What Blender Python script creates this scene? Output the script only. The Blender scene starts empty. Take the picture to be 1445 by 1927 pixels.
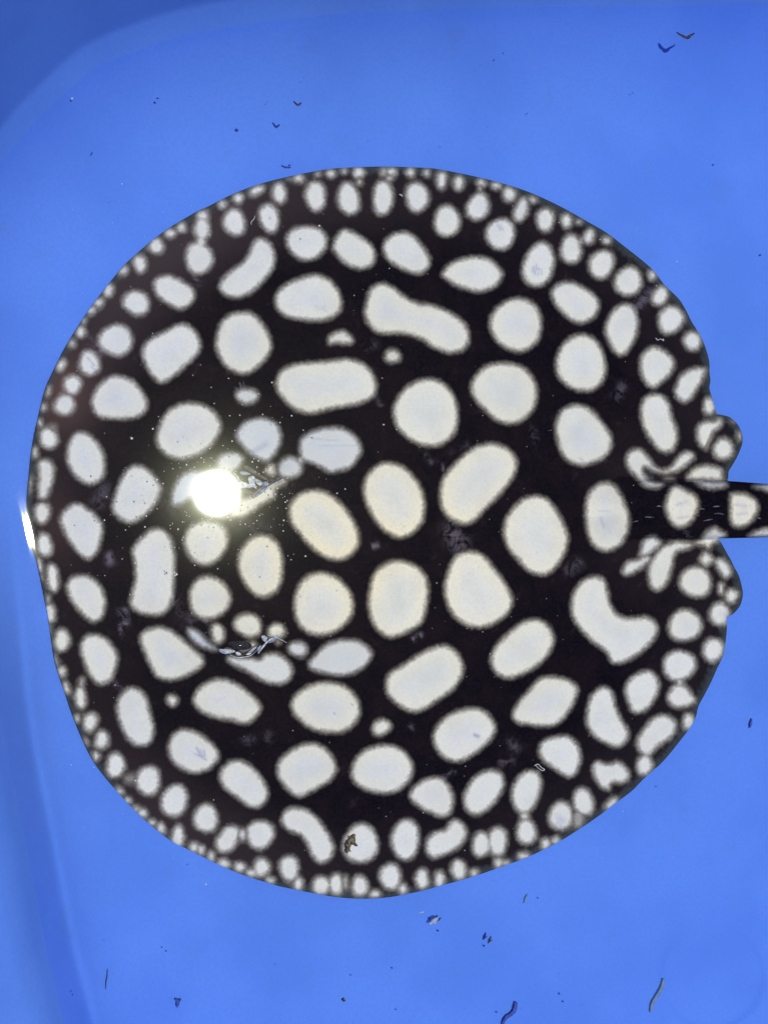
import bpy, math, random
import numpy as np
from mathutils import Vector, Matrix

random.seed(7)
rng = np.random.default_rng(7)
sc = bpy.context.scene
col = sc.collection

# ------------------------------------------------------------------ camera
K = 0.000254                        # metres covered by one photo pixel on the animal
FOV = math.radians(45.0)
FPX = 963.5 / math.tan(FOV / 2)     # focal length in photo pixels
TILT = math.radians(15.0)
WATER = 0.037                       # water depth
AIM = Vector((0.0, 0.0, 0.018))
DIST = FPX * K
cam_loc = AIM + Vector((-math.sin(TILT), 0, math.cos(TILT))) * DIST
cd = bpy.data.cameras.new("camera")
cam = bpy.data.objects.new("camera", cd)
col.objects.link(cam)
cd.sensor_fit = 'VERTICAL'
cd.angle = FOV
cd.clip_start = 0.01
cd.clip_end = 100.0
cam.location = cam_loc
cam.rotation_euler = (0, -TILT, 0)
sc.camera = cam

CT, ST = math.cos(TILT), math.sin(TILT)
def at_np(px, py, z):
    """point of the world, at height z, that stands behind a photo pixel"""
    cx = (px - 722.5) / FPX
    cy = -(py - 963.5) / FPX
    dx = CT * cx + ST
    dz = ST * cx - CT
    t = (z - cam_loc.z) / dz
    return cam_loc.x + dx * t, cam_loc.y + cy * t, z
def at(px, py, z):
    x, y, zz = at_np(px, py, z)
    return Vector((x, y, zz))

# ------------------------------------------------------------------ sun and sky
SUN_AT = at(408, 928, WATER)
v = (cam_loc - SUN_AT).normalized()
L = Vector((-v.x, -v.y, v.z))       # the still water mirrors the sun into the camera here
sl = bpy.data.lights.new("sun", 'SUN')
sl.energy = 3.1
sl.angle = math.radians(0.6)
sl.color = (1.0, 0.965, 0.90)
sun = bpy.data.objects.new("sun", sl)
sun.rotation_euler = L.to_track_quat('Z', 'Y').to_euler()
sun.location = L * 3
col.objects.link(sun)

w = bpy.data.worlds.new("World")
sc.world = w
w.use_nodes = True
nt = w.node_tree
bg = nt.nodes["Background"]
sky = nt.nodes.new("ShaderNodeTexSky")
sky.sky_type = 'NISHITA'
sky.sun_disc = False
sky.sun_elevation = math.asin(L.z)
sky.sun_rotation = math.atan2(L.x, L.y)
nt.links.new(sky.outputs[0], bg.inputs[0])
bg.inputs[1].default_value = 0.05

sc.view_settings.view_transform = 'Standard'
sc.view_settings.look = 'None'
sc.view_settings.exposure = 0.04
sc.view_settings.gamma = 1.0
sc.view_settings.use_curve_mapping = False

# ------------------------------------------------------------------ helpers
def tag(o, label=None, cat=None, group=None, kind=None):
    if label: o["label"] = label
    if cat: o["category"] = cat
    if group: o["group"] = group
    if kind: o["kind"] = kind
    return o

def link(name, me, mat, parent=None, smooth=True):
    o = bpy.data.objects.new(name, me)
    col.objects.link(o)
    if mat: me.materials.append(mat)
    if smooth:
        me.polygons.foreach_set("use_smooth", [True] * len(me.polygons))
    if parent:
        o.parent = parent
        o.matrix_parent_inverse = Matrix.Translation(-parent.location)
    return o

def mesh_from(name, verts, faces):
    me = bpy.data.meshes.new(name)
    me.from_pydata([tuple(v) for v in verts], [], faces)
    me.update()
    return me

def quads_mesh(name, V, F):
    """fast mesh from numpy arrays, F is (n,4)"""
    me = bpy.data.meshes.new(name)
    me.vertices.add(len(V))
    me.vertices.foreach_set("co", np.asarray(V, np.float32).ravel())
    n = len(F)
    me.loops.add(n * 4)
    me.loops.foreach_set("vertex_index", np.asarray(F, np.int32).ravel())
    me.polygons.add(n)
    me.polygons.foreach_set("loop_start", np.arange(0, n * 4, 4, dtype=np.int32))
    me.update(calc_edges=True)
    me.validate()
    return me

def catmull(P, n=6, closed=True):
    P = np.asarray(P, float)
    N = len(P)
    out = []
    t = np.linspace(0, 1, n, endpoint=False)[:, None]
    for i in range(N if closed else N - 1):
        if closed:
            p0, p1, p2, p3 = P[i - 1], P[i], P[(i + 1) % N], P[(i + 2) % N]
        else:
            p0, p1, p2, p3 = P[max(i - 1, 0)], P[i], P[i + 1], P[min(i + 2, N - 1)]
        out.append(0.5 * (2 * p1 + (p2 - p0) * t + (2 * p0 - 5 * p1 + 4 * p2 - p3) * t ** 2
                          + (3 * p1 - p0 - 3 * p2 + p3) * t ** 3))
    out = np.concatenate(out)
    if not closed:
        out = np.vstack([out, P[-1]])
    return out

def sdf(poly, X, Y):
    """signed distance, positive inside"""
    X = X.astype(np.float32).ravel(); Y = Y.astype(np.float32).ravel()
    best = np.full(X.shape, 1e12, np.float32)
    inside = np.zeros(X.shape, bool)
    A = np.asarray(poly, np.float32); B = np.roll(A, -1, 0)
    for (ax, ay), (bx, by) in zip(A, B):
        ex, ey = bx - ax, by - ay
        l2 = ex * ex + ey * ey
        if l2 < 1e-9: continue
        wx, wy = X - ax, Y - ay
        t = np.clip((wx * ex + wy * ey) / l2, 0, 1)
        dx, dy = wx - ex * t, wy - ey * t
        np.minimum(best, dx * dx + dy * dy, out=best)
        if ay != by:
            c = (Y >= ay) != (Y >= by)
            inside ^= c & (wx < ex * wy / ey)
    d = np.sqrt(best)
    return np.where(inside, d, -d)

def smooth01(x, a, b):
    t = np.clip((x - a) / (b - a), 0, 1)
    return t * t * (3 - 2 * t)

# ------------------------------------------------------------------ node helpers
class NT:
    def __init__(self, name):
        self.m = bpy.data.materials.new(name)
        self.m.use_nodes = True
        self.t = self.m.node_tree
        self.t.nodes.clear()
        self.out = self.t.nodes.new("ShaderNodeOutputMaterial")
    def n(self, typ, **kw):
        nd = self.t.nodes.new(typ)
        for k, val in kw.items(): setattr(nd, k, val)
        return nd
    def put(self, sock, val):
        if isinstance(val, bpy.types.NodeSocket): self.t.links.new(val, sock)
        elif val is not None: sock.default_value = val
    def math(self, op, a, b=None, c=None, clamp=False):
        nd = self.n("ShaderNodeMath", operation=op, use_clamp=clamp)
        self.put(nd.inputs[0], a); self.put(nd.inputs[1], b)
        if c is not None: self.put(nd.inputs[2], c)
        return nd.outputs[0]
    def mix(self, f, a, b):
        nd = self.n("ShaderNodeMix", data_type='RGBA')
        self.put(nd.inputs[0], f)
        self.put(nd.inputs[6], a if isinstance(a, bpy.types.NodeSocket) else (*a, 1))
        self.put(nd.inputs[7], b if isinstance(b, bpy.types.NodeSocket) else (*b, 1))
        return nd.outputs[2]
    def ramp(self, x, a, b, lo=0.0, hi=1.0, smooth=True):
        nd = self.n("ShaderNodeMapRange")
        if smooth: nd.interpolation_type = 'SMOOTHSTEP'
        self.put(nd.inputs[0], x)
        for i, q in enumerate((a, b, lo, hi)): self.put(nd.inputs[i + 1], q)
        return nd.outputs[0]
    def coord(self):
        return self.n("ShaderNodeTexCoord").outputs["Object"]
    def noise(self, vec, scale, detail=3, rough=0.5, dist=0.0):
        nd = self.n("ShaderNodeTexNoise")
        self.put(nd.inputs["Vector"], vec)
        nd.inputs["Scale"].default_value = scale
        nd.inputs["Detail"].default_value = detail
        nd.inputs["Roughness"].default_value = rough
        nd.inputs["Distortion"].default_value = dist
        return nd.outputs[0]
    def attr(self, name):
        return self.n("ShaderNodeAttribute", attribute_name=name).outputs["Fac"]
    def bsdf(self, base, rough, spec=0.3, normal=None, **kw):
        nd = self.n("ShaderNodeBsdfPrincipled")
        self.put(nd.inputs["Base Color"], base if isinstance(base, bpy.types.NodeSocket) else (*base, 1))
        self.put(nd.inputs["Roughness"], rough)
        self.put(nd.inputs["Specular IOR Level"], spec)
        if normal is not None: self.put(nd.inputs["Normal"], normal)
        for k, val in kw.items(): self.put(nd.inputs[k], val)
        self.t.links.new(nd.outputs[0], self.out.inputs[0])
        return nd
    def bump(self, h, strength, dist):
        nd = self.n("ShaderNodeBump")
        nd.inputs["Strength"].default_value = strength
        nd.inputs["Distance"].default_value = dist
        self.put(nd.inputs["Height"], h)
        return nd.outputs[0]

# ------------------------------------------------------------------ materials
def mat_plastic():
    m = NT("blue_plastic")
    c = m.coord()
    big = m.noise(c, 14, 3)
    grime = m.noise(c, 38, 4, 0.6)
    fine = m.noise(c, 620, 3, 0.7)
    base = m.mix(m.ramp(big, 0.35, 0.65), (0.085, 0.203, 0.68), (0.098, 0.228, 0.73))
    base = m.mix(m.ramp(grime, 0.58, 0.78, 0, 0.26), base, (0.09, 0.19, 0.44))
    base = m.mix(m.ramp(fine, 0.4, 0.62, 0, 0.16), base, (0.05, 0.15, 0.62))
    ring = m.attr("ring")
    base = m.mix(m.math('MULTIPLY', ring, 0.30), base, (0.04, 0.12, 0.55))
    m.bsdf(base, m.ramp(grime, 0.3, 0.7, 0.50, 0.60), 0.0, m.bump(fine, 0.05, 0.0003))
    return m.m

def mat_water():
    m = NT("clear_water")
    fr = m.n("ShaderNodeFresnel"); fr.inputs[0].default_value = 1.33
    tr = m.n("ShaderNodeBsdfTransparent"); tr.inputs[0].default_value = (0.975, 0.985, 0.995, 1)
    g1 = m.n("ShaderNodeBsdfGlossy", distribution='BECKMANN'); g1.inputs["Roughness"].default_value = 0.058
    g2 = m.n("ShaderNodeBsdfGlossy", distribution='GGX'); g2.inputs["Roughness"].default_value = 0.10
    g2.inputs[0].default_value = (0.93, 1.0, 0.72, 1)
    mg = m.n("ShaderNodeMixShader"); mg.inputs[0].default_value = 0.035
    m.t.links.new(g1.outputs[0], mg.inputs[1]); m.t.links.new(g2.outputs[0], mg.inputs[2])
    mx = m.n("ShaderNodeMixShader")
    m.t.links.new(fr.outputs[0], mx.inputs[0])
    m.t.links.new(tr.outputs[0], mx.inputs[1]); m.t.links.new(mg.outputs[0], mx.inputs[2])
    m.t.links.new(mx.outputs[0], m.out.inputs[0])
    return m.m

def mat_skin():
    m = NT("spotted_skin")
    c = m.coord()
    d = m.attr("spot_d"); tone = m.attr("tone"); warm = m.attr("warm"); cool = m.attr("cool"); edge = m.attr("edge")
    n_grain = m.noise(c, 760, 2, 0.7)
    n_mid = m.noise(c, 330, 3, 0.6)
    n_big = m.noise(c, 70, 3, 0.55)
    n_low = m.noise(c, 22, 2, 0.5)
    wispa = m.attr("wisp"); mark = m.attr("mark"); thin = m.attr("thin"); brown = m.attr("brown")
    # boundary between pigment and white, frayed by fine noise
    fr = m.math('MULTIPLY_ADD', m.math('SUBTRACT', n_grain, 0.5), 5.5, m.math('ADD', d, 0.3))
    fr = m.math('MULTIPLY_ADD', m.math('SUBTRACT', n_mid, 0.5), 7.0, fr)
    rim0 = m.math('MULTIPLY_ADD', m.math('SUBTRACT', n_mid, 0.5), 14.0, edge)
    soft = m.ramp(edge, 0, 110, 8.2, 7.8)
    mask = m.ramp(fr, m.math('ADD', soft, 0.0), m.math('MULTIPLY', soft, -1.0), smooth=False)
    mask = m.math('POWER', mask, 1.8)
    mask = m.math('MULTIPLY', mask, tone)
    mask = m.math('MULTIPLY', mask, m.ramp(rim0, 0, 13, 0.78, 1.0))
    # dark ground
    dark = m.mix(m.ramp(n_big, 0.35, 0.7), (0.0006, 0.0003, 0.0030), (0.0050, 0.0022, 0.0050))
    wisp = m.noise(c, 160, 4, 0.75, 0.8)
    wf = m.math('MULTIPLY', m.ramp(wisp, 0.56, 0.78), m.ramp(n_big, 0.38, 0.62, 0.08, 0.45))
    dark = m.mix(wf, dark, (0.046, 0.033, 0.046))
    dark = m.mix(m.ramp(n_grain, 0.42, 0.72, 0, 0.6), dark, (0.011, 0.007, 0.012))
    rim = m.math('ADD', edge, m.math('MULTIPLY', m.math('SUBTRACT', n_mid, 0.5), 26.0))
    dark = m.mix(m.math('MULTIPLY', m.ramp(rim, 185, 25), m.math('MULTIPLY_ADD', thin, 0.80, 0.20)), dark, (0.042, 0.031, 0.033))
    dark = m.mix(m.math('MULTIPLY', brown, 0.85), dark, (0.085, 0.050, 0.046))  # painted tint of a brownish reflection on the water
    dark = m.mix(m.ramp(rim, 20, 2, 0, 0.8), dark, (0.042, 0.054, 0.060))
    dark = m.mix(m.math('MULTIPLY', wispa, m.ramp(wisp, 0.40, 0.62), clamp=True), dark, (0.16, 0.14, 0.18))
    # white
    inn = m.math('MULTIPLY_ADD', m.math('SUBTRACT', n_mid, 0.5), 14.0, d)
    cream = m.mix(warm, (0.665, 0.660, 0.585), (0.770, 0.715, 0.545))
    core = m.mix(warm, (0.605, 0.622, 0.640), (0.695, 0.690, 0.635))
    white = m.mix(m.ramp(inn, -12, -40), cream, core)
    white = m.mix(m.ramp(inn, -30, -60, 0, 0.45), white, (0.52, 0.55, 0.54))
    white = m.mix(cool, white, (0.46, 0.525, 0.67))
    white = m.mix(m.ramp(n_low, 0.4, 0.65, 0, 0.35), white, (0.70, 0.715, 0.71))
    white = m.mix(m.ramp(n_big, 0.42, 0.70, 0, 0.30), white, (0.50, 0.51, 0.51))
    white = m.mix(m.ramp(n_grain, 0.35, 0.7, 0, 0.30), white, (0.50, 0.51, 0.49))
    white = m.mix(m.math('MULTIPLY', mark, m.ramp(n_mid, 0.3, 0.5, 0.5, 1.0), clamp=True), white, (0.30, 0.34, 0.46))
    vo = m.n("ShaderNodeTexVoronoi"); m.put(vo.inputs["Vector"], c); vo.inputs["Scale"].default_value = 620
    pore = m.ramp(vo.outputs["Distance"], 0.20, 0.10)
    sep = m.n("ShaderNodeSeparateColor"); m.t.links.new(vo.outputs["Color"], sep.inputs[0])
    pore = m.math('MULTIPLY', pore, m.ramp(sep.outputs[0], 0.68, 0.72))
    pore = m.math('MULTIPLY', pore, m.math('MULTIPLY_ADD', warm, 0.6, 0.01))
    white = m.mix(pore, white, (0.26, 0.22, 0.15))
    white = m.mix(m.ramp(mask, 0.75, 0.1, 0, 0.45), white, (0.42, 0.33, 0.24))
    colr = m.mix(mask, dark, white)
    nrm = m.bump(m.math('ADD', n_grain, n_mid), 0.25, 0.0004)
    m.bsdf(colr, 0.55, 0.0, nrm)
    return m.m

def mat_plain(name, a, b, scale=300, rough=0.5, spec=0.3, alpha=None, bump=0.2):
    m = NT(name)
    c = m.coord()
    n = m.noise(c, scale, 4, 0.6)
    base = m.mix(m.ramp(n, 0.35, 0.65), a, b)
    kw = {}
    if alpha is not None: kw["Alpha"] = alpha
    m.bsdf(base, rough, spec, m.bump(n, bump, 0.0005), **kw)
    return m.m

M = dict(
    plastic=mat_plastic(), water=mat_water(), skin=mat_skin(),
    dark=mat_plain("dark_debris", (0.012, 0.012, 0.012), (0.05, 0.045, 0.03), 900, 0.6),
    blue_dark=mat_plain("blue_black_bits_and_shadows", (0.024, 0.045, 0.24), (0.045, 0.085, 0.38), 600, 0.6),  # also colours the pieces modelled in place of shadows
    bark=mat_plain("bark_flake", (0.015, 0.013, 0.008), (0.22, 0.18, 0.11), 700, 0.7, 0.2, None, 0.8),
    olive=mat_plain("olive_strand", (0.13, 0.25, 0.42), (0.24, 0.33, 0.34), 400, 0.5, 0.3, 0.6),
    fluff=mat_plain("pale_fluff", (0.35, 0.42, 0.55), (0.55, 0.58, 0.60), 900, 0.7, 0.2, 0.6),
    hair=mat_plain("translucent_hair", (0.42, 0.42, 0.42), (0.62, 0.62, 0.62), 500, 0.3, 0.5, 0.7),
    speck=mat_plain("white_speck", (0.72, 0.74, 0.72), (0.85, 0.86, 0.84), 500, 0.4),
    wet_fold=mat_plain("pale_wet_fold", (0.24, 0.28, 0.38), (0.62, 0.65, 0.70), 520, 0.45, 0.08),
    grey_fold=mat_plain("grey_skin_fold", (0.045, 0.04, 0.042), (0.15, 0.13, 0.13), 420, 0.45, 0.06),
    blue_fold=mat_plain("blue_grey_fold", (0.10, 0.13, 0.24), (0.32, 0.38, 0.52), 520, 0.45, 0.06),
    prickle=mat_plain("mauve_prickle", (0.05, 0.045, 0.065), (0.16, 0.15, 0.19), 500, 0.4),
    eye=mat_plain("dark_eye", (0.004, 0.004, 0.007), (0.02, 0.018, 0.022), 500, 0.12, 0.6),
)

# ------------------------------------------------------------------ the tub
EDGE = [(700, -40), (560, -28), (450, -14), (363, 3), (311, 17), (260, 35), (215, 52), (173, 71), (138, 95), (104, 125),
        (69, 159), (35, 194), (0, 237), (-58, 310), (-108, 400), (-150, 560), (-165, 760), (-165, 960), (-140, 1200), (-80, 1500),
        (-10, 1720), (52, 1927), (100, 2120), (200, 2330), (420, 2470), (800, 2530), (1500, 2560), (2000, 2480), (2250, 2250),
        (2330, 1800), (2340, 1000), (2280, 350), (2050, 40), (1600, -50), (1100, -55)]
E_ = np.array(EDGE, float)
NADIR = np.array([99.0, 963.5])
E_ = NADIR + (E_ - NADIR) / 1.10       # the crease stands some 35 mm above the floor
TUB_POLY = catmull(E_, 6)
def tub_height(X, Y):
    s = sdf(TUB_POLY, X, Y).reshape(X.shape)              # photo pixels, positive inside
    # cove: the slope grows from the flat floor towards the crease, then the steep wall
    tb = np.arange(-900, 900, 1.0)
    ang = np.where(tb < 0, 76.0, 63.0 * np.clip(1 - tb / 285.0, 0, 1) ** 1.05)
    zt = np.cumsum(np.tan(np.radians(ang))[::-1])[::-1] * K
    z0 = np.interp(0, tb, zt)
    zt = np.where(tb > 0, zt * 0.0490 / z0, zt + 0.0490 - z0)
    Zs = np.interp(s, tb, zt)
    # the left wall's foot, pressed into two long facets
    xc = np.interp(Y, [900, 1300, 1385, 1550, 1740, 1927, 2200], [10, 50, 62, 95, 131, 180, 250])
    u = X - xc
    ang = np.where(tb > 0, 54.0 * np.exp(-np.abs(tb) / 74.0), np.where(tb > -55, 62.0, 62.0 - (-tb - 55) * 0.6))
    ang = ang - 20 * np.exp(-((tb - 5) / 9.0) ** 2)
    ang = np.where(tb < -50, np.maximum(ang, 32.0), ang)
    zl = np.cumsum(np.tan(np.radians(ang))[::-1])[::-1] * K
    Zl = np.interp(u, tb, zl)
    left = smooth01(Y, 880, 1380) * smooth01(-X, -500, -380) * (1 - smooth01(Y, 2050, 2200))
    Zl = Zl + np.clip(-s - 40, 0, None) * K * 3
    Z = Zs * (1 - left) + Zl * left
    Z = np.minimum(Z, 0.135)
    # added creases, shaped to give faint light edges across the floor
    t1 = (Y - 500 + (X - 1230) * 0.21)
    Z = Z + np.where(t1 < 0, np.exp(np.minimum(t1, 0) / 60.0) - 1, 0) * 60 * K * 0.17 * smooth01(X, 1180, 1320) * (1 - smooth01(X, 1900, 2200))
    t2 = X - 680 - (Y - 1690) * 0.19
    Z = Z - (np.where(t2 < 0, 1 - np.exp(t2 / 70.0), 0)) * 70 * K * -0.09 * smooth01(Y, 1640, 1740) * (1 - smooth01(Y, 2200, 2400)) * smooth01(X, 420, 640)
    # casting unevenness
    return Z + 0.00025 * np.sin(X / 170.0) * np.cos(Y / 210.0) + 0.00025
def build_tub():
    x0, x1, y0, y1 = -420, 2720, -430, 2930
    xs = np.concatenate([np.arange(x0, 420, 3.0), np.arange(420, 1460, 7.0), np.arange(1460, x1, 18.0)])
    ys = np.concatenate([np.arange(y0, 560, 3.0), np.arange(560, 1940, 7.0), np.arange(1940, y1, 18.0)])
    X, Y = np.meshgrid(xs, ys)
    Z = tub_height(X, Y)
    wx, wy, wz = at_np(X, Y, 0.0)
    V = np.stack([wx, wy, Z], -1).reshape(-1, 3)
    ny, nx = X.shape
    idx = np.arange(ny * nx).reshape(ny, nx)
    F = np.stack([idx[:-1, :-1], idx[1:, :-1], idx[1:, 1:], idx[:-1, 1:]], -1).reshape(-1, 4)
    me = quads_mesh("blue_tub", V, F)
    r = np.hypot(X - 1338, Y - 1838)
    ring = np.exp(-((r - 96) / 5.0) ** 2) * (0.5 + 0.5 * np.sin(np.arctan2(Y - 1838, X - 1338) * 1.3 + 0.4))
    at_ = me.attributes.new("ring", 'FLOAT', 'POINT')
    at_.data.foreach_set("value", ring.ravel().astype(np.float32))
    o = link("plastic_tub", me, M["plastic"])
    return tag(o, "smooth blue plastic tub with rounded corner holding water and the spotted ray", "tub")
tub = build_tub()

# ------------------------------------------------------------------ the water
def build_water():
    xs = np.unique(np.concatenate([np.linspace(-420, 2700, 30), np.arange(-10, 130, 1.6)]))
    ys = np.unique(np.concatenate([np.linspace(-420, 2900, 30), np.arange(860, 1120, 3.0)]))
    X, Y = np.meshgrid(xs, ys)
    wx, wy, _ = at_np(X, Y, WATER)
    # a small swelling where the surface creeps up on the snout of the ray
    cx, cy, ang = 38.0, 992.0, math.atan2(83, 19)
    ux, uy = math.cos(ang), math.sin(ang)
    al = (X - cx) * ux + (Y - cy) * uy
    ac = -(X - cx) * uy + (Y - cy) * ux
    ac = -ac
    ac = ac + 0.0003 * al ** 2
    sg = 14.0
    hgt = 0.079 * sg * K / 0.607 * 0.88
    Z = WATER + hgt * np.exp(-0.5 * (ac / sg) ** 2) * np.exp(-(al / 92.0) ** 6)
    V = np.stack([wx, wy, Z], -1).reshape(-1, 3)
    ny, nx = X.shape
    idx = np.arange(ny * nx).reshape(ny, nx)
    F = np.stack([idx[:-1, :-1], idx[1:, :-1], idx[1:, 1:], idx[:-1, 1:]], -1).reshape(-1, 4)
    o = link("water", quads_mesh("water", V, F), M["water"])
    return tag(o, "still clear shallow water filling the blue tub", None, None, "structure")
water = build_water()

# ------------------------------------------------------------------ the stingray: outline
DISC = [(242, 491), (304, 439), (367, 400), (391, 389), (430, 369), (466, 354), (500, 343), (549, 331), (600, 321), (635, 316.5), (690, 314),
        (732, 313.5), (780, 315), (815, 317), (860, 325), (915, 337), (955, 348), (994, 361), (1035, 379), (1070, 397), (1105, 417),
        (1141, 438), (1175, 464), (1209, 491), (1230, 510), (1247, 533), (1262, 548), (1277, 563), (1289, 582), (1300, 604), (1310, 620),
        (1319, 635), (1328, 658), (1334, 682), (1334, 700), (1336, 716), (1334, 730), (1338, 745), (1343, 762), (1347, 779),
        (1340, 808), (1331, 832), (1322, 850), (1310, 860), (1285, 874), (1255, 890), (1228, 900), (1262, 915), (1275, 957), (1262, 1000),
        (1240, 1022), (1303, 1023), (1328, 1029), (1343, 1052), (1356, 1079), (1360, 1094), (1363, 1115), (1362, 1140), (1366, 1162), (1367, 1178),
        (1366, 1194), (1363, 1218), (1359, 1236), (1348, 1259), (1337, 1284), (1323, 1311), (1313, 1330), (1308, 1351), (1296, 1372), (1286, 1385),
        (1272, 1403), (1259, 1419), (1243, 1437), (1228, 1450), (1209, 1467), (1191, 1486), (1172, 1501), (1154, 1514), (1132, 1531),
        (1108, 1548), (1082, 1565), (1055, 1582), (1022, 1599), (990, 1614), (958, 1626), (927, 1637), (895, 1648), (862, 1658),
        (831, 1666), (800, 1675), (767, 1682), (735, 1688), (704, 1691), (670, 1691), (640, 1689), (612, 1685), (586, 1680), (555, 1674), (523, 1667),
        (490, 1657), (459, 1647), (436, 1638), (405, 1624), (387, 1615), (351, 1597), (320, 1581), (276, 1546), (245, 1516), (215, 1483),
        (195, 1459), (176, 1433), (160, 1402), (146, 1369), (134, 1338), (124, 1308), (113, 1276), (104, 1245), (99, 1216), (95, 1189), (90, 1155),
        (84, 1125), (78, 1095), (70, 1058), (62.5, 1034), (56, 1000), (51.5, 961), (51.5, 930), (55, 894), (58, 862), (62.5, 832), (67, 808), (72, 788),
        (78, 760), (87, 728), (100, 700), (116, 667), (131, 640), (148, 613), (170, 580), (195, 547), (218, 518)]
FIN_TOP = [(1230, 760), (1347, 779), (1358, 781), (1374, 786), (1388, 800), (1396, 819), (1396, 834), (1391, 849), (1385, 862), (1377, 876),
           (1370, 888), (1366, 908), (1330, 950), (1230, 950)]
FIN_LOW = [(1230, 980), (1330, 1005), (1353, 1018), (1360, 1028), (1367, 1041), (1375, 1055), (1380, 1066), (1388, 1080), (1393, 1095),
           (1397, 1116), (1395, 1130), (1391, 1141), (1380, 1154), (1366, 1161), (1340, 1158), (1250, 1150)]
TAIL = [(1150, 905), (1222, 903), (1300, 903), (1366, 905), (1445, 911), (1550, 921), (1700, 935), (1900, 950), (2080, 962), (2180, 971),
        (2080, 978), (1900, 988), (1700, 998), (1550, 1006), (1445, 1011), (1366, 1013), (1300, 1014), (1220, 1012), (1150, 1010)]

# ------------------------------------------------------------------ the stingray: white spots
CROP = dict(A=(0, 0, 2.89), B=(400, 280, 2.89), C=(900, 280, 2.651), D=(40, 400, 3.6125), E=(280, 700, 3.284), F=(1045, 720, 3.6125),
            G=(20, 780, 4.8167), H=(280, 1000, 3.284), I=(60, 1120, 3.6125), J=(300, 1400, 3.1413), K=(640, 1400, 3.1413),
            L=(1000, 1120, 3.247), P=(640, 640, 3.0104), O=(0, 0, 1.0), Q=(180, 560, 3.6125), R=(500, 580, 3.6125),
            S=(660, 1130, 3.1413), T=(340, 1250, 3.1413), U=(900, 480, 3.284), V=(60, 660, 7.225), W=(380, 820, 7.225),
            X=(340, 1150, 6.0208), Y=(1160, 820, 6.0208), Z=(480, 300, 4.8167), a=(760, 300, 4.8167), b=(60, 880, 6.0208),
            c=(80, 1180, 4.5875), d=(1040, 380, 4.5156))
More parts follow.
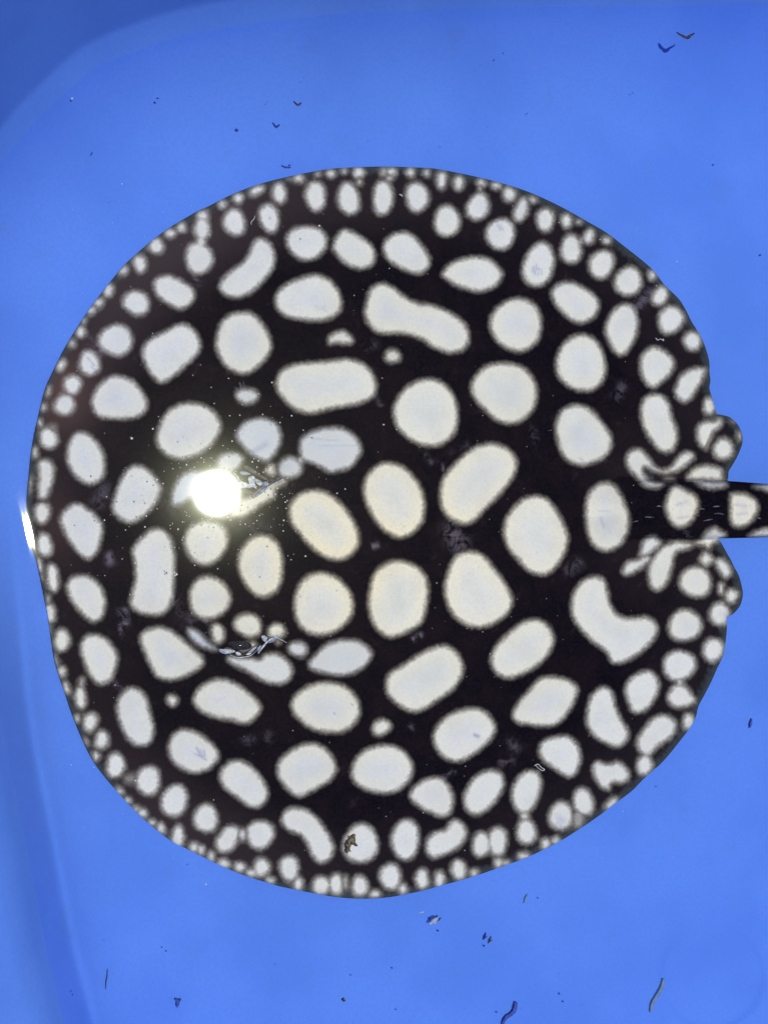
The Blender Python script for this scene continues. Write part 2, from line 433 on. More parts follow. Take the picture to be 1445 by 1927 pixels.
# ellipses: sheet, cx, cy, rx, ry, turn in degrees, [tone, cool]
ELL = """
B 512 510 115 92 0|B 308 375 56 78 -10|B 118 400 60 78 -15|B 52 300 25 25 0|B 140 268 30 32 0|B 240 225 45 28 -20|B 978 1128 45 38 0 .85
Z 220 305 67 100 -8|Z 395 170 50 48 0|Z 310 175 20 18 0 .6|Z 570 130 28 28 0 .8|Z 685 125 48 42 0|Z 805 100 28 35 0 .9
Z 940 115 55 60 0|Z 945 205 28 35 0 .8|Z 848 358 100 155 -8|Z 548 330 95 140 0|Z 1235 110 50 45 0|Z 1165 110 42 50 0 .6|Z 1215 175 38 38 0 .8|Z 1160 348 97 155 2
a 60 115 42 50 0|a 205 120 32 38 0|a 340 185 52 85 5|a 495 215 52 75 5 .92|a 700 210 40 40 0|a 690 265 18 30 0 .8|a 670 430 102 128 15
a 835 235 48 38 15|a 955 315 65 70 0 .95|a 1060 460 65 115 15 .92|a 1165 365 42 34 0 .9|a 1280 545 82 112 0|a 390 560 118 148 0|a 120 340 108 140 0
C 110 425 72 80 0
d 115 160 50 65 0|d 220 170 24 20 0|d 305 295 50 70 20|d 155 402 92 125 -5|d 240 335 22 34 0 .7|d 455 325 40 35 0|d 412 530 105 128 15|d 640 675 115 130 15
d 845 620 42 45 0|d 910 800 68 90 25|d 1000 1000 105 128 25|d 1185 1180 78 85 0|d 1330 1735 58 75 0
U 235 430 165 160 0|U 635 670 158 172 -5
P 490 412 188 186 0|H 1075 450 190 188 0|E 695 1195 140 192 0|E 355 1050 138 138 0|H 375 410 132 130 0
Q 140 290 115 112 0|D 785 615 95 82 15|D 1210 310 98 108 0|D 1230 110 55 85 0|D 1225 200 38 50 0 .85|D 1235 20 45 40 0
D 1090 100 36 36 0|D 1015 140 40 36 0|D 918 225 54 60 -20|D 808 345 48 65 -20|D 695 395 40 32 -40|D 592 525 42 50 0|D 525 610 45 38 0 .9|D 475 660 40 35 0
D 405 810 36 45 0|D 345 890 30 30 0 .8|D 425 735 20 25 0 .8|D 465 1025 72 88 -15
V 555 465 128 132 0|V 450 735 142 152 0|V 400 195 68 88 20|V 230 550 35 70 15 .9|V 165 770 38 52 0|V 115 980 40 60 -20|V 235 1190 128 150 -30|V 290 1040 60 50 0 .5|V 50 1380 40 78 0
G 225 345 25 50 0 .8|G 290 890 75 102 0 .95|G 310 1185 74 108 -8|G 385 1485 60 128 -8|G 185 630 20 80 5 .5
b 95 1110 32 88 -10|b 200 1650 78 112 -5|b 190 1500 30 60 0 .7|b 120 1245 22 32 0 .7|b 205 1820 22 70 -5 .5
c 170 115 70 102 5|c 165 385 42 50 0|c 120 290 20 50 -15 .8|c 208 525 34 58 -15|c 330 610 54 98 -5|c 340 480 28 50 8 .65|c 415 820 64 90 8|c 300 790 30 38 0
c 515 975 62 88 8|c 380 990 22 32 -25 .8|c 465 1115 34 46 0|c 635 1195 84 108 8|c 665 1420 40 38 0|c 735 1500 38 36 0|c 860 1610 52 45 0|c 805 1575 36 35 0 .9
c 1020 1740 40 46 0|c 945 1690 36 34 0|c 915 1325 108 132 12|c 760 1310 62 55 0 .32
J 90 335 77 102 22|I 955 715 40 38 0
J 15 505 22 30 0|J 110 555 40 78 5|J 275 440 73 87 5|J 205 615 33 36 0|J 245 630 26 35 0|J 305 670 26 36 0|J 380 710 42 33 0|J 475 730 36 35 0|J 545 765 35 30 0
J 605 730 50 60 15|J 655 810 30 26 0|J 820 830 32 46 0|J 768 735 60 77 0|J 405 565 62 88 35|J 595 535 86 86 0|J 490 535 30 36 0 .9
J 1190 590 108 114 0|J 955 840 56 62 0|J 1045 830 46 66 0|J 1100 820 22 45 0 .6|J 1185 840 53 64 0|J 1275 890 36 28 0|J 1365 785 66 80 0
K 370 860 30 35 0|K 385 565 84 122 0|K 485 800 43 64 0|K 588 805 34 56 0|K 700 745 46 66 -5|K 790 765 28 28 0|K 835 595 57 77 10|K 930 575 60 87 0|K 935 705 28 35 0|K 980 705 28 22 0
K 1100 520 60 77 0|K 1090 425 30 30 0 .85|K 1085 665 42 28 0|K 1215 595 33 40 0|K 1275 575 30 30 0
L 900 430 100 96 0|L 935 185 102 99 0|L 905 530 26 30 0 .85|L 1110 335 66 77 25|F 1115 1575 72 82 0|L 960 775 42 52 0|L 690 1040 50 67 0|L 315 1265 66 86 -15
L 180 1350 76 92 0|L 490 1275 52 30 -45|L 285 1370 40 60 0 .5
F 950 1355 108 108 0|F 1195 1450 46 50 0|F 1125 1400 22 42 0|Y 1205 150 120 122 0|Y 590 490 60 22 0 .5|F 1250 360 20 36 0 .7|F 1205 265 22 18 0 .4
S 180 750 58 46 -20|R 165 1085 84 76 0 .95 .55|R 235 1035 24 30 0 .8 .6
E 757 610 37 40 0 .9|X 765 160 162 132 10|X 1085 230 102 90 0|X 422 255 78 112 -5|X 770 400 95 38 -20|X 1330 430 112 86 10 .95 .5|X 1110 355 30 28 0 .7
Q 1030 670 80 53 0 .95 .3
"""
# free outlines: sheet, [tone, cool] : points
POL = """
B:655 520 700 445 760 450 850 510 885 570 870 630 800 655 720 625 670 570
B:940 500 985 462 1060 455 1120 500 1180 590 1170 650 1120 680 1040 660 960 610 925 550
B:265 485 320 520 342 590 325 660 260 740 190 795 110 810 50 780 40 730 90 670 160 620 200 560 225 505
B:340 830 360 770 430 720 540 685 620 700 680 760 702 830 690 890 620 930 520 935 410 915 360 880
B:835 830 860 760 920 730 985 755 1040 800 1110 835 1200 850 1290 890 1370 950 1395 1020 1370 1090 1290 1110 1210 1085 1140 1040 1080 1015 1000 1005 900 1000 845 950 825 890
B .95:630 1030 660 1000 710 990 755 1020 765 1050 730 1063 680 1058 635 1062
Q:970 100 1060 105 1140 180 1185 270 1195 350 1140 440 1060 505 990 520 900 480 840 400 815 310 840 200 890 130
U:450 230 490 180 570 165 640 195 710 240 745 300 725 370 660 415 600 415 530 370 470 300
U:900 300 955 320 985 400 980 480 940 570 890 620 840 600 800 530 780 460 805 380 850 325
U:1080 565 1150 590 1210 660 1190 730 1130 790 1080 820 1030 790 1000 720 1000 640 1030 590
U:1250 740 1320 700 1400 700 1390 760 1350 830 1300 900 1250 905 1210 850 1225 790
U:1075 860 1140 870 1180 930 1195 1000 1220 1060 1228 1140 1195 1210 1130 1215 1080 1170 1040 1110 1010 1040 1000 960 1020 890
U 1 .12:540 940 620 925 700 960 770 1040 815 1110 822 1180 780 1250 720 1280 640 1300 550 1270 500 1200 480 1120 475 1060 495 990
P:740 270 760 210 830 145 930 130 1030 150 1095 220 1115 290 1100 380 1040 450 960 475 880 450 800 380 755 320
O:832 515 850 494 885 483 920 487 940 505 945 520 930 540 900 549 865 541 842 528
C:318 465 360 490 380 560 360 640 320 680 270 685 225 650 218 590 245 520 280 480
P:565 870 580 790 650 700 740 620 830 585 920 600 985 650 1000 720 970 790 900 880 820 960 750 1030 690 1040 620 1010 575 950
P:130 850 150 770 210 710 280 695 360 720 430 790 470 870 480 960 460 1040 400 1100 330 1120 250 1080 190 1010 150 930
P:925 1080 950 990 1020 910 1100 880 1170 900 1230 970 1275 1060 1290 1130 1265 1220 1210 1300 1150 1330 1070 1310 1000 1240 945 1170
P:165 1430 190 1330 260 1265 340 1250 430 1280 485 1340 500 1420 490 1510 460 1600 390 1650 290 1685 220 1650 175 1580 160 1510
P:590 1400 610 1310 650 1230 730 1195 810 1220 870 1290 930 1370 975 1460 960 1530 900 1590 820 1625 730 1620 650 1570 605 1490
F:200 860 215 770 260 710 320 680 390 690 440 750 475 830 500 920 495 1000 460 1080 400 1130 330 1145 260 1110 220 1040 205 950
E:865 870 890 790 960 740 1050 730 1140 770 1220 850 1270 930 1300 1010 1290 1080 1240 1140 1170 1165 1080 1140 1000 1080 930 1000 885 940
Q:415 940 450 830 520 750 620 715 720 725 800 770 855 860 830 950 760 1030 660 1085 560 1100 480 1070 425 1010
Q:315 370 360 290 450 240 540 190 610 180 680 230 715 310 690 390 620 460 530 540 450 580 390 540 345 470
D:480 1280 510 1200 590 1120 680 1110 770 1150 840 1240 860 1310 830 1370 760 1400 650 1405 540 1390 490 1340
D:900 490 930 440 1010 425 1100 465 1170 520 1180 580 1130 645 1060 655 980 610 920 560
G:520 290 570 190 640 155 730 190 810 280 850 370 860 470 845 560 790 615 720 635 620 590 550 510 510 400
G .95:250 440 300 405 370 425 405 490 390 600 360 700 320 765 260 760 245 650 255 540
G:450 960 480 880 560 815 640 815 740 880 820 970 838 1060 820 1160 780 1260 710 1315 640 1280 560 1190 500 1100
G:510 1560 550 1480 640 1455 740 1480 820 1560 862 1660 860 1760 820 1850 740 1880 660 1820 590 1740 530 1650
G:925 800 960 690 1010 570 1080 480 1160 460 1260 510 1340 600 1365 680 1330 790 1250 890 1160 960 1080 985 980 940 930 880
O:249 1037 258 1020 272 1006 290 994 310 998 324 1018 330 1050 329 1090 325 1130 312 1152 292 1158 262 1153 246 1138 248 1115 254 1090 253 1060
c:330 160 370 85 450 60 530 85 600 150 650 240 640 340 600 450 530 495 460 480 400 400 350 280
c:640 720 660 610 720 540 790 520 870 560 910 640 930 730 960 830 965 920 930 1000 850 1030 770 1000 710 930 670 830
I:735 300 770 240 860 215 950 240 1040 310 1120 380 1170 440 1150 490 1050 550 950 578 860 560 810 490 770 400
I:930 1010 970 940 1040 910 1130 935 1220 1000 1275 1080 1250 1140 1190 1190 1100 1210 1000 1170 940 1100
J:355 180 400 115 470 95 540 130 600 190 640 270 630 340 580 378 520 365 450 310 380 255
J:720 450 750 390 810 375 890 400 960 470 1010 550 1035 610 1010 680 950 705 900 660 870 590 830 540 760 510
K:510 570 560 520 620 505 650 460 700 450 745 500 740 560 690 620 620 655 550 675 510 640
K:1010 300 1040 210 1100 160 1165 165 1190 230 1175 310 1140 380 1090 415 1040 390
K:735 290 790 200 870 155 940 165 970 230 940 310 880 380 810 420 755 400 730 350
K:410 310 450 240 530 200 600 205 650 260 672 330 650 410 600 432 540 410 470 375
K:65 180 90 90 170 25 280 5 370 40 425 110 425 180 380 250 300 290 200 285 110 250
L:45 960 70 890 170 860 240 870 290 930 300 1010 270 1090 220 1110 150 1070 80 1020
L:335 720 360 620 430 560 490 590 515 680 550 760 590 830 580 890 520 930 450 905 380 860 340 800
L:570 580 610 500 700 460 760 490 780 560 750 640 700 700 640 722 600 690
L:830 610 870 550 930 545 970 590 1000 650 950 680 890 690 840 660
L:640 890 680 820 740 750 810 730 870 760 885 820 840 880 770 930 720 980 690 980 650 940
L:370 1050 400 1015 470 1030 530 1015 590 1070 590 1130 540 1150 490 1150 470 1190 420 1170 380 1110
F 1 .08:105 1530 120 1430 180 1350 260 1315 330 1340 355 1420 375 1510 430 1580 520 1600 620 1590 690 1650 680 1730 610 1810 530 1870 450 1905 380 1900 340 1830 260 1770 170 1680 120 1600
Y:960 1350 1010 1310 1100 1400 1060 1450 1010 1480 950 1440 935 1390
Y 1 .08:350 1560 370 1450 430 1350 500 1270 600 1210 700 1190 850 1220 820 1280 700 1310 650 1390 630 1500 590 1630 520 1730 440 1755 380 1700
Y 1 .2:270 1290 300 1190 400 1135 470 1170 510 1230 440 1290 360 1350 265 1370
Y 1 .2:60 1540 120 1430 230 1400 340 1360 380 1410 320 1470 220 1540 120 1580
Y:860 1220 950 1170 1010 1090 1100 1040 1190 1080 1240 1130 1170 1190 1080 1230 1040 1290 980 1245
Y:1110 1410 1190 1390 1270 1460 1300 1560 1220 1620 1170 1560 1130 1490
F:955 350 970 290 1020 260 1080 260 1110 240 1135 270 1110 310 1075 340 1050 400 1020 455 970 410
Y:800 490 850 390 950 340 1060 335 1170 370 1200 430 1190 500 1000 503
Y 1 .1:105 250 150 170 230 145 310 180 380 270 440 350 530 380 620 340 690 240 780 180 860 200 880 250 800 330 700 400 580 430 470 420 380 380 310 360 310 420 350 490 430 525 525 540 470 590 370 590 290 550 220 470 140 390 110 320
Y:545 780 580 660 630 580 700 575 800 620 890 680 925 760 910 850 870 940 800 1010 700 1040 620 990 570 900
F:1185 770 1210 750 1290 755 1360 800 1375 860 1350 920 1310 960 1240 985 1190 950 1185 860
Y 1 .15:870 515 1000 508 1200 520 1245 570 1100 605 980 580
F 1 .2:1340 706 1390 695 1445 690 1500 700 1480 735 1440 740 1400 722
F 1 .1:1310 1050 1360 1010 1420 990 1470 995 1500 1030 1445 1050
O:1535 940 1552 936 1570 950 1573 965 1560 978 1540 976
S:205 500 230 430 310 380 400 320 480 280 560 265 630 310 665 390 650 460 600 530 500 600 420 650 350 655 270 610 220 560
S:825 360 850 280 920 200 1010 130 1100 110 1170 150 1200 220 1180 300 1120 370 1030 430 930 460 860 430
S:955 670 990 600 1060 520 1120 460 1200 450 1290 470 1340 520 1320 600 1270 680 1210 735 1130 745 1050 735 980 720
S:485 820 510 740 580 675 680 640 760 640 830 690 855 760 820 830 740 900 650 950 580 945 520 900
T:75 220 100 150 170 100 240 85 330 115 420 180 475 250 450 310 390 350 300 335 180 310 110 270
T:655 260 670 190 750 130 850 105 950 120 1030 180 1060 270 1030 350 960 400 870 405 770 380 690 320
T:570 630 590 560 680 490 780 465 860 500 910 570 920 630 880 690 790 745 700 785 640 750 590 690
R:70 500 110 420 200 380 330 365 450 355 560 345 660 375 730 450 755 530 730 600 650 645 530 670 420 690 320 715 220 700 140 640 85 570
R .97 .55:230 960 240 890 310 840 420 810 520 815 600 860 645 930 640 1000 580 1080 500 1110 430 1115 350 1070 250 1030
H .98 .45:990 810 1040 750 1110 690 1200 668 1290 675 1350 710 1380 760 1340 830 1260 880 1160 893 1060 870 1000 850
E .97 .55:540 400 570 330 640 290 720 285 790 320 822 400 800 480 740 550 680 540 600 480
E .95 .3:420 560 450 510 530 495 590 530 560 590 500 620 430 600
E .9 .8:140 760 170 680 230 620 310 610 420 640 420 700 300 760 200 820 150 825
E .97:490 900 540 800 620 770 700 720 780 680 840 660 845 690 790 720 770 780 700 820 600 890 520 905 440 900
X .93 .6:80 200 160 205 240 260 310 340 390 400 420 445 340 440 240 410 150 350 95 280
X 1 .3:525 540 570 510 680 525 800 530 900 540 960 490 1060 475 1160 510 1240 590 1270 680 1240 770 1150 825 1030 825 900 780 780 700 650 640 560 590
"""

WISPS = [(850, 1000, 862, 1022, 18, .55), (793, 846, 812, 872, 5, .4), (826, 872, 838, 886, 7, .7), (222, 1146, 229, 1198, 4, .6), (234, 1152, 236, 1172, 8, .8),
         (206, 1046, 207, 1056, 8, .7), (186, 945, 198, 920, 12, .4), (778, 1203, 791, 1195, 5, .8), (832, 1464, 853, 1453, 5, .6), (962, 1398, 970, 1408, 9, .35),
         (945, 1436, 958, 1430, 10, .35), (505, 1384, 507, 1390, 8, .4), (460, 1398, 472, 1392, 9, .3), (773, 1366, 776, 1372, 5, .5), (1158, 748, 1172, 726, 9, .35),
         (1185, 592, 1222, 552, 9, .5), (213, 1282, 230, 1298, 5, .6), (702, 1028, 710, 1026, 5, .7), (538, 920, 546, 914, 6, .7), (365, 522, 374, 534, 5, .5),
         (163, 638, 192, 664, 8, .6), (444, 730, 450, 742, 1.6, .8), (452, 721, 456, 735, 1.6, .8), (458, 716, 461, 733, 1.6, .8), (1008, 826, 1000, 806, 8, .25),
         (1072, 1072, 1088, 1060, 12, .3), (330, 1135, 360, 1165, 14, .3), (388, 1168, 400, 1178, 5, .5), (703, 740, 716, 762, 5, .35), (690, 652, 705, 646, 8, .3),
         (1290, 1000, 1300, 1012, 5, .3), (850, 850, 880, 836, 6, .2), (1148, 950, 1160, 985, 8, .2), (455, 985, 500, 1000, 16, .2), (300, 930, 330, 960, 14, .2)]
MARKS = [(1003, 502, 1002, 512, 2, .8), (1009, 498, 1006, 516, 1.8, .8), (1014, 503, 1012, 518, 1.6, .7), (1019, 508, 1018, 516, 1.5, .6), (1001, 508, 1018, 505, 1.2, .6),
         (371, 1408, 378, 1422, 2.4, .9), (378, 1412, 382, 1424, 2.2, .8), (384, 1412, 386, 1424, 1.8, .8), (372, 1420, 388, 1430, 1.8, .8), (366, 1418, 376, 1424, 1.4, .6),
         (936, 420, 941, 432, 2.2, .7), (942, 424, 946, 432, 2, .6), (932, 424, 944, 421, 1.6, .5), (893, 1383, 899, 1386, 3.5, .9), (897, 1383, 902, 1385, 2, .8),
         (590, 826, 622, 828, 1.4, .5), (600, 838, 672, 838, 1.2, .4), (575, 823, 645, 830, 1.0, .4), (165, 672, 178, 688, 1.8, .7), (172, 690, 182, 698, 1.6, .6),
         (594, 576, 616, 586, 2.4, .35), (600, 582, 612, 576, 2, .35), (1048, 1535, 1058, 1545, 7, .5), (1050, 1548, 1062, 1560, 6, .5), (500, 836, 478, 850, 6, .5),
         (1130, 975, 1136, 992, 3, .4), (1125, 962, 1148, 962, 1.6, .4), (1272, 950, 1290, 944, 3, .4), (1275, 975, 1296, 972, 3, .4), (1384, 950, 1402, 952, 3, .4), (1386, 968, 1404, 966, 2.6, .4),
         (662, 1325, 664, 1327, 1.6, 1.), (629, 1342, 630, 1343, 1.8, 1.), (632, 883, 632, 885, 1.8, 1.2), (508, 410, 508, 411, 2.2, .9), (497, 390, 497, 391, 1.8, 1.2),
         (660, 330, 690, 329, 1.2, .5), (360, 1225, 352, 1237, 1.4, .3), (418, 1345, 430, 1352, 2, .25), (405, 1325, 425, 1310, 1.2, .25), (1090, 862, 1096, 866, 2.5, .5)]
disc_p, ft_p, fl_p, tail_p = catmull(DISC, 3), catmull(FIN_TOP, 3), catmull(FIN_LOW, 3), catmull(TAIL, 4)
EYES = [(452, 905, 1.0), (447, 1222, 1.0)]

def heights(X, Y, dd, dt, dl, da):
    """skin height above the floor, from the distances to the four outlines"""
    shp = X.shape
    t = np.clip(dd / 560.0, 0, 1)
    hd = 0.0022 + 0.0225 * np.sin(np.pi / 2 * t) ** 1.15
    # head and back relief
    hd = hd + 0.0095 * np.exp(-((Y - 957) / 48.0) ** 2) * smooth01(X, 960, 1190)
    hd = hd + 0.0016 * np.exp(-((X - 900) / 330.0) ** 2 - ((Y - 985) / 120.0) ** 2)
    for ex, ey, s in EYES:
        hd = hd + 0.0042 * np.exp(-((X - ex) / 62.0) ** 2 - ((Y - ey) / 40.0) ** 2)
    # spiracle pockets behind the eyes
    hd = hd - 0.0040 * np.exp(-(((X - 488) + (Y - 896) * 0.5) / 30.0) ** 2 - (((Y - 896) + (X - 488) * 0.5) / 15.0) ** 2)
    hd = hd - 0.0038 * np.exp(-(((X - 505) + (Y - 1212) * 0.3) / 42.0) ** 2 - (((Y - 1212) + (X - 505) * 0.35) / 13.0) ** 2)
    # slight waving of the thin margin
    wav = np.sin(np.arctan2(Y - 1000, X - 720) * 23 + np.sin(np.arctan2(Y - 1000, X - 720) * 7) * 2)
    hd = hd + 0.0005 * wav * np.exp(-np.clip(dd, 0, None) / 60.0)
    rear = smooth01(X, 1150, 1300)
    hf = 0.0016 + 0.0018 * np.clip(np.maximum(dt, dl) / 50.0, 0, 1)
    hd = np.where(dd > 0, hd, hf)
    hw = np.interp(X, [1100, 1220, 1445, 1700, 2180], [53, 54, 50, 31, 3])
    cyl = np.interp(X, [1100, 1445, 2180], [957, 961, 971])
    u = np.clip(np.abs(Y - cyl) / hw, 0, 1)
    ht = np.interp(X, [1100, 1445, 2180], [0.0085, 0.0075, 0.003]) + np.interp(X, [1100, 1445, 2180], [0.009, 0.0075, 0.001]) * np.sqrt(1 - u * u)
    use = (da > 0) & (X > 1120)
    bl = smooth01(X, 1130, 1240)
    hb = np.where(use, hd * (1 - bl) + np.maximum(hd * (1 - rear), ht) * bl, hd)
    return hb

def build_ray():
    st = 2.5
    xs = np.arange(46, 2190, st); ys = np.arange(306, 1698, st)
    X, Y = np.meshgrid(xs, ys)
    shp = X.shape
    big = X < 1420
    dd = np.full(shp, -400.0, np.float32); dd[big] = sdf(disc_p, X[big], Y[big])
    r1 = (X > 1200) & (X < 1440) & (Y > 720) & (Y < 1200)
    dt = np.full(shp, -400.0, np.float32); dt[r1] = sdf(ft_p, X[r1], Y[r1])
    dl = np.full(shp, -400.0, np.float32); dl[r1] = sdf(fl_p, X[r1], Y[r1])
    r2 = (X > 1120) & (Y > 860) & (Y < 1060)
    da = np.full(shp, -400.0, np.float32); da[r2] = sdf(tail_p, X[r2], Y[r2])
    U = np.maximum.reduce([dd, dt, dl, da])
    # cells kept where the middle lies inside
    cell = (U[:-1, :-1] + U[1:, :-1] + U[1:, 1:] + U[:-1, 1:]) / 4 > 0
    # drop cells that hang on by a corner
    used = np.zeros(shp, bool)
    used[:-1, :-1] |= cell; used[1:, :-1] |= cell; used[1:, 1:] |= cell; used[:-1, 1:] |= cell
    inner = np.zeros(shp, bool)
    inner[1:-1, 1:-1] = cell[:-1, :-1] & cell[1:, :-1] & cell[:-1, 1:] & cell[1:, 1:]
    bnd = used & ~inner
    gy, gx = np.gradient(U, st)
    g = np.maximum(np.hypot(gx, gy), 0.3)
    Xs, Ys = X.copy(), Y.copy()
    mv = np.clip(U, -4, 4)
    Xs[bnd] -= (mv * gx / g ** 2)[bnd]
    Ys[bnd] -= (mv * gy / g ** 2)[bnd]
    H = heights(Xs, Ys, dd, dt, dl, da)
    H = H + tub_height(Xs, Ys)
    # ---- spots
    D = np.full(shp, 40.0); tone = np.ones(shp); cool = np.zeros(shp)
    kk = 4.0
    def put(i0, i1, j0, j1, d, tn, cl):
        o = D[i0:i1, j0:j1]
        near = d < o
        h = np.clip(0.5 + 0.5 * (o - d) / kk, 0, 1)
        new = o * (1 - h) + d * h - kk * h * (1 - h)
        wgt = 1 / (1 + np.exp(np.clip((d - o) / 3.0, -30, 30)))
        tone[i0:i1, j0:j1] = tone[i0:i1, j0:j1] * (1 - wgt) + tn * wgt
        cool[i0:i1, j0:j1] = cool[i0:i1, j0:j1] * (1 - wgt) + cl * wgt
        D[i0:i1, j0:j1] = new
    def window(xa, xb, ya, yb):
        j0 = max(int((xa - 30 - xs[0]) / st), 0); j1 = min(int((xb + 30 - xs[0]) / st) + 1, shp[1])
        i0 = max(int((ya - 30 - ys[0]) / st), 0); i1 = min(int((yb + 30 - ys[0]) / st) + 1, shp[0])
        return i0, i1, j0, j1
    rs = random.Random(3)
    for item in ELL.replace("\n", "|").split("|"):
        f = item.split()
        if not f: continue
        ox, oy, s = CROP[f[0]]
        q = [float(z) for z in f[1:]]
        cx, cy, rx, ry = ox + q[0] / s, oy + q[1] / s, q[2] / s, q[3] / s
        a = math.radians(q[4]); tn = q[5] if len(q) > 5 else 1.0; cl = q[6] if len(q) > 6 else 0.0
        m = max(rx, ry)
        i0, i1, j0, j1 = window(cx - m, cx + m, cy - m, cy + m)
        if i1 <= i0 or j1 <= j0: continue
        x = Xs[i0:i1, j0:j1] - cx; y = Ys[i0:i1, j0:j1] - cy
        th0 = np.arctan2(y, x)
        p1, p2 = rs.uniform(0, 6.28), rs.uniform(0, 6.28)
        wob = 1 + 0.035 * np.cos(3 * th0 + p1) + 0.03 * np.cos(2 * th0 + p2)
        lx = (x * math.cos(a) + y * math.sin(a)) / wob; ly = (-x * math.sin(a) + y * math.cos(a)) / wob
        k0 = np.hypot(lx / rx, ly / ry); k1 = np.hypot(lx / rx ** 2, ly / ry ** 2)
        d = np.where(k1 > 1e-6, k0 * (k0 - 1) / np.maximum(k1, 1e-6), -min(rx, ry))
        put(i0, i1, j0, j1, d, tn, cl)
    for line in POL.strip().split("\n"):
        head, pts = line.split(":")
        f = head.split()
        ox, oy, s = CROP[f[0]]
        tn = float(f[1]) if len(f) > 1 else 1.0; cl = float(f[2]) if len(f) > 2 else 0.0
        q = np.array([float(z) for z in pts.split()]).reshape(-1, 2) / s + (ox, oy)
        pl = catmull(q, 5)
        i0, i1, j0, j1 = window(q[:, 0].min(), q[:, 0].max(), q[:, 1].min(), q[:, 1].max())
        if i1 <= i0 or j1 <= j0: continue
        d = -sdf(pl, Xs[i0:i1, j0:j1], Ys[i0:i1, j0:j1]).reshape(i1 - i0, j1 - j0)
        put(i0, i1, j0, j1, d, tn, cl)
    warm = np.exp(-((Xs - 720) / 330.0) ** 2 - ((Ys - 1030) / 135.0) ** 2)
    warm = np.maximum(warm, np.exp(-((Xs - 1330) / 160.0) ** 2 - ((Ys - 960) / 60.0) ** 2) * 0.9)
    edge = np.maximum(U, 0)
    edge = np.where(da > 0, np.maximum(edge, 200 * smooth01(Xs, 1080, 1196)), edge)
    def strokes(lst):
        o = np.zeros(shp)
        for x0, y0, x1, y1, wd, st_ in lst:
            i0, i1, j0, j1 = window(min(x0, x1) - wd * 2, max(x0, x1) + wd * 2, min(y0, y1) - wd * 2, max(y0, y1) + wd * 2)
            x = Xs[i0:i1, j0:j1]; y = Ys[i0:i1, j0:j1]
            l2 = (x1 - x0) ** 2 + (y1 - y0) ** 2
            t = np.clip(((x - x0) * (x1 - x0) + (y - y0) * (y1 - y0)) / max(l2, 1e-6), 0, 1)
            dq = np.hypot(x - x0 - t * (x1 - x0), y - y0 - t * (y1 - y0))
            o[i0:i1, j0:j1] = np.maximum(o[i0:i1, j0:j1], st_ * np.exp(-(dq / wd) ** 2))
        return o
    wispv = strokes(WISPS); markv = strokes(MARKS)
    thin = np.exp(-((Xs - 330) / 330.0) ** 2 - ((Ys - 480) / 330.0) ** 2)
    thin = np.maximum(thin, 0.6 * np.exp(-((Xs - 330) / 260.0) ** 2 - ((Ys - 1560) / 160.0) ** 2))
    brown = np.exp(-((Xs - 118) / 62.0) ** 2 - ((Ys - 738) / 75.0) ** 2)  # water reflection put into the skin colour as a brown patch
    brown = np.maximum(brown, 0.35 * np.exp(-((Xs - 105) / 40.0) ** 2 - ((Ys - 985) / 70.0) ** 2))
    # ---- mesh
    ids = -np.ones(shp, np.int64)
    ids[used] = np.arange(used.sum())
    wx, wy, wz = at_np(Xs, Ys, H)
    V = np.stack([wx, wy, wz], -1)[used]
    F = np.stack([ids[:-1, :-1], ids[1:, :-1], ids[1:, 1:], ids[:-1, 1:]], -1)[cell]
    n = len(V)
    # underside, joined along the margin
    B = V.copy(); B[:, 2] = 0.0006
    e = np.concatenate([F[:, [0, 1]], F[:, [1, 2]], F[:, [2, 3]], F[:, [3, 0]]])
    key = {}
    code = e[:, 0] * n + e[:, 1]; rev = e[:, 1] * n + e[:, 0]
    be = e[~np.isin(code, rev)]
    bv = np.unique(be)
    mp = -np.ones(n, np.int64); mp[bv] = n + np.arange(len(bv))
    side = np.stack([be[:, 1], be[:, 0], mp[be[:, 0]], mp[be[:, 1]]], -1)
    V2 = np.concatenate([V, B[bv]])
    F2 = np.concatenate([F, side])
    me = quads_mesh("stingray_body", V2, F2)
    def put_attr(name, arr):
        a = me.attributes.new(name, 'FLOAT', 'POINT')
        vals = arr[used].astype(np.float32)
        a.data.foreach_set("value", np.concatenate([vals, vals[bv]]))
    put_attr("spot_d", D); put_attr("tone", tone); put_attr("cool", cool); put_attr("warm", warm); put_attr("edge", edge)
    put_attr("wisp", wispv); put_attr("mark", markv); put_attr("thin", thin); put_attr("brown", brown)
    def hz(px, py):
        j = int(round((px - xs[0]) / st)); i = int(round((py - ys[0]) / st))
        return float(H[i, j])
    return me, hz

ray_me, skin_z = build_ray()
ray = bpy.data.objects.new("stingray", None)
ray.location = at(720, 1000, 0.0)
ray.empty_display_size = 0.05
col.objects.link(ray)
tag(ray, "round black stingray with cream white polka dots lying flat in the blue tub", "stingray")
bpy.context.view_layer.update()
link("body", ray_me, M["skin"], ray)

# eyes and the wet folds of the spiracles
def dome(px, py, rx, ry, rot, hgt, sink, n=20, m=7):
    base = skin_z(px, py) - sink
    c = at(px, py, base)
    V, F = [], []
    for j in range(m):
        ph = j / (m - 1) * math.pi / 2
        for i in range(n):
            t = 2 * math.pi * i / n
            x = math.cos(t) * math.cos(ph) * rx * K; y = math.sin(t) * math.cos(ph) * ry * K
            V.append(c + Vector((x * math.cos(rot) - y * math.sin(rot), x * math.sin(rot) + y * math.cos(rot), math.sin(ph) * hgt)))
    for j in range(m - 1):
        for i in range(n):
            F.append((j * n + i, j * n + (i + 1) % n, (j + 1) * n + (i + 1) % n, (j + 1) * n + i))
    return mesh_from("eye", V, F)

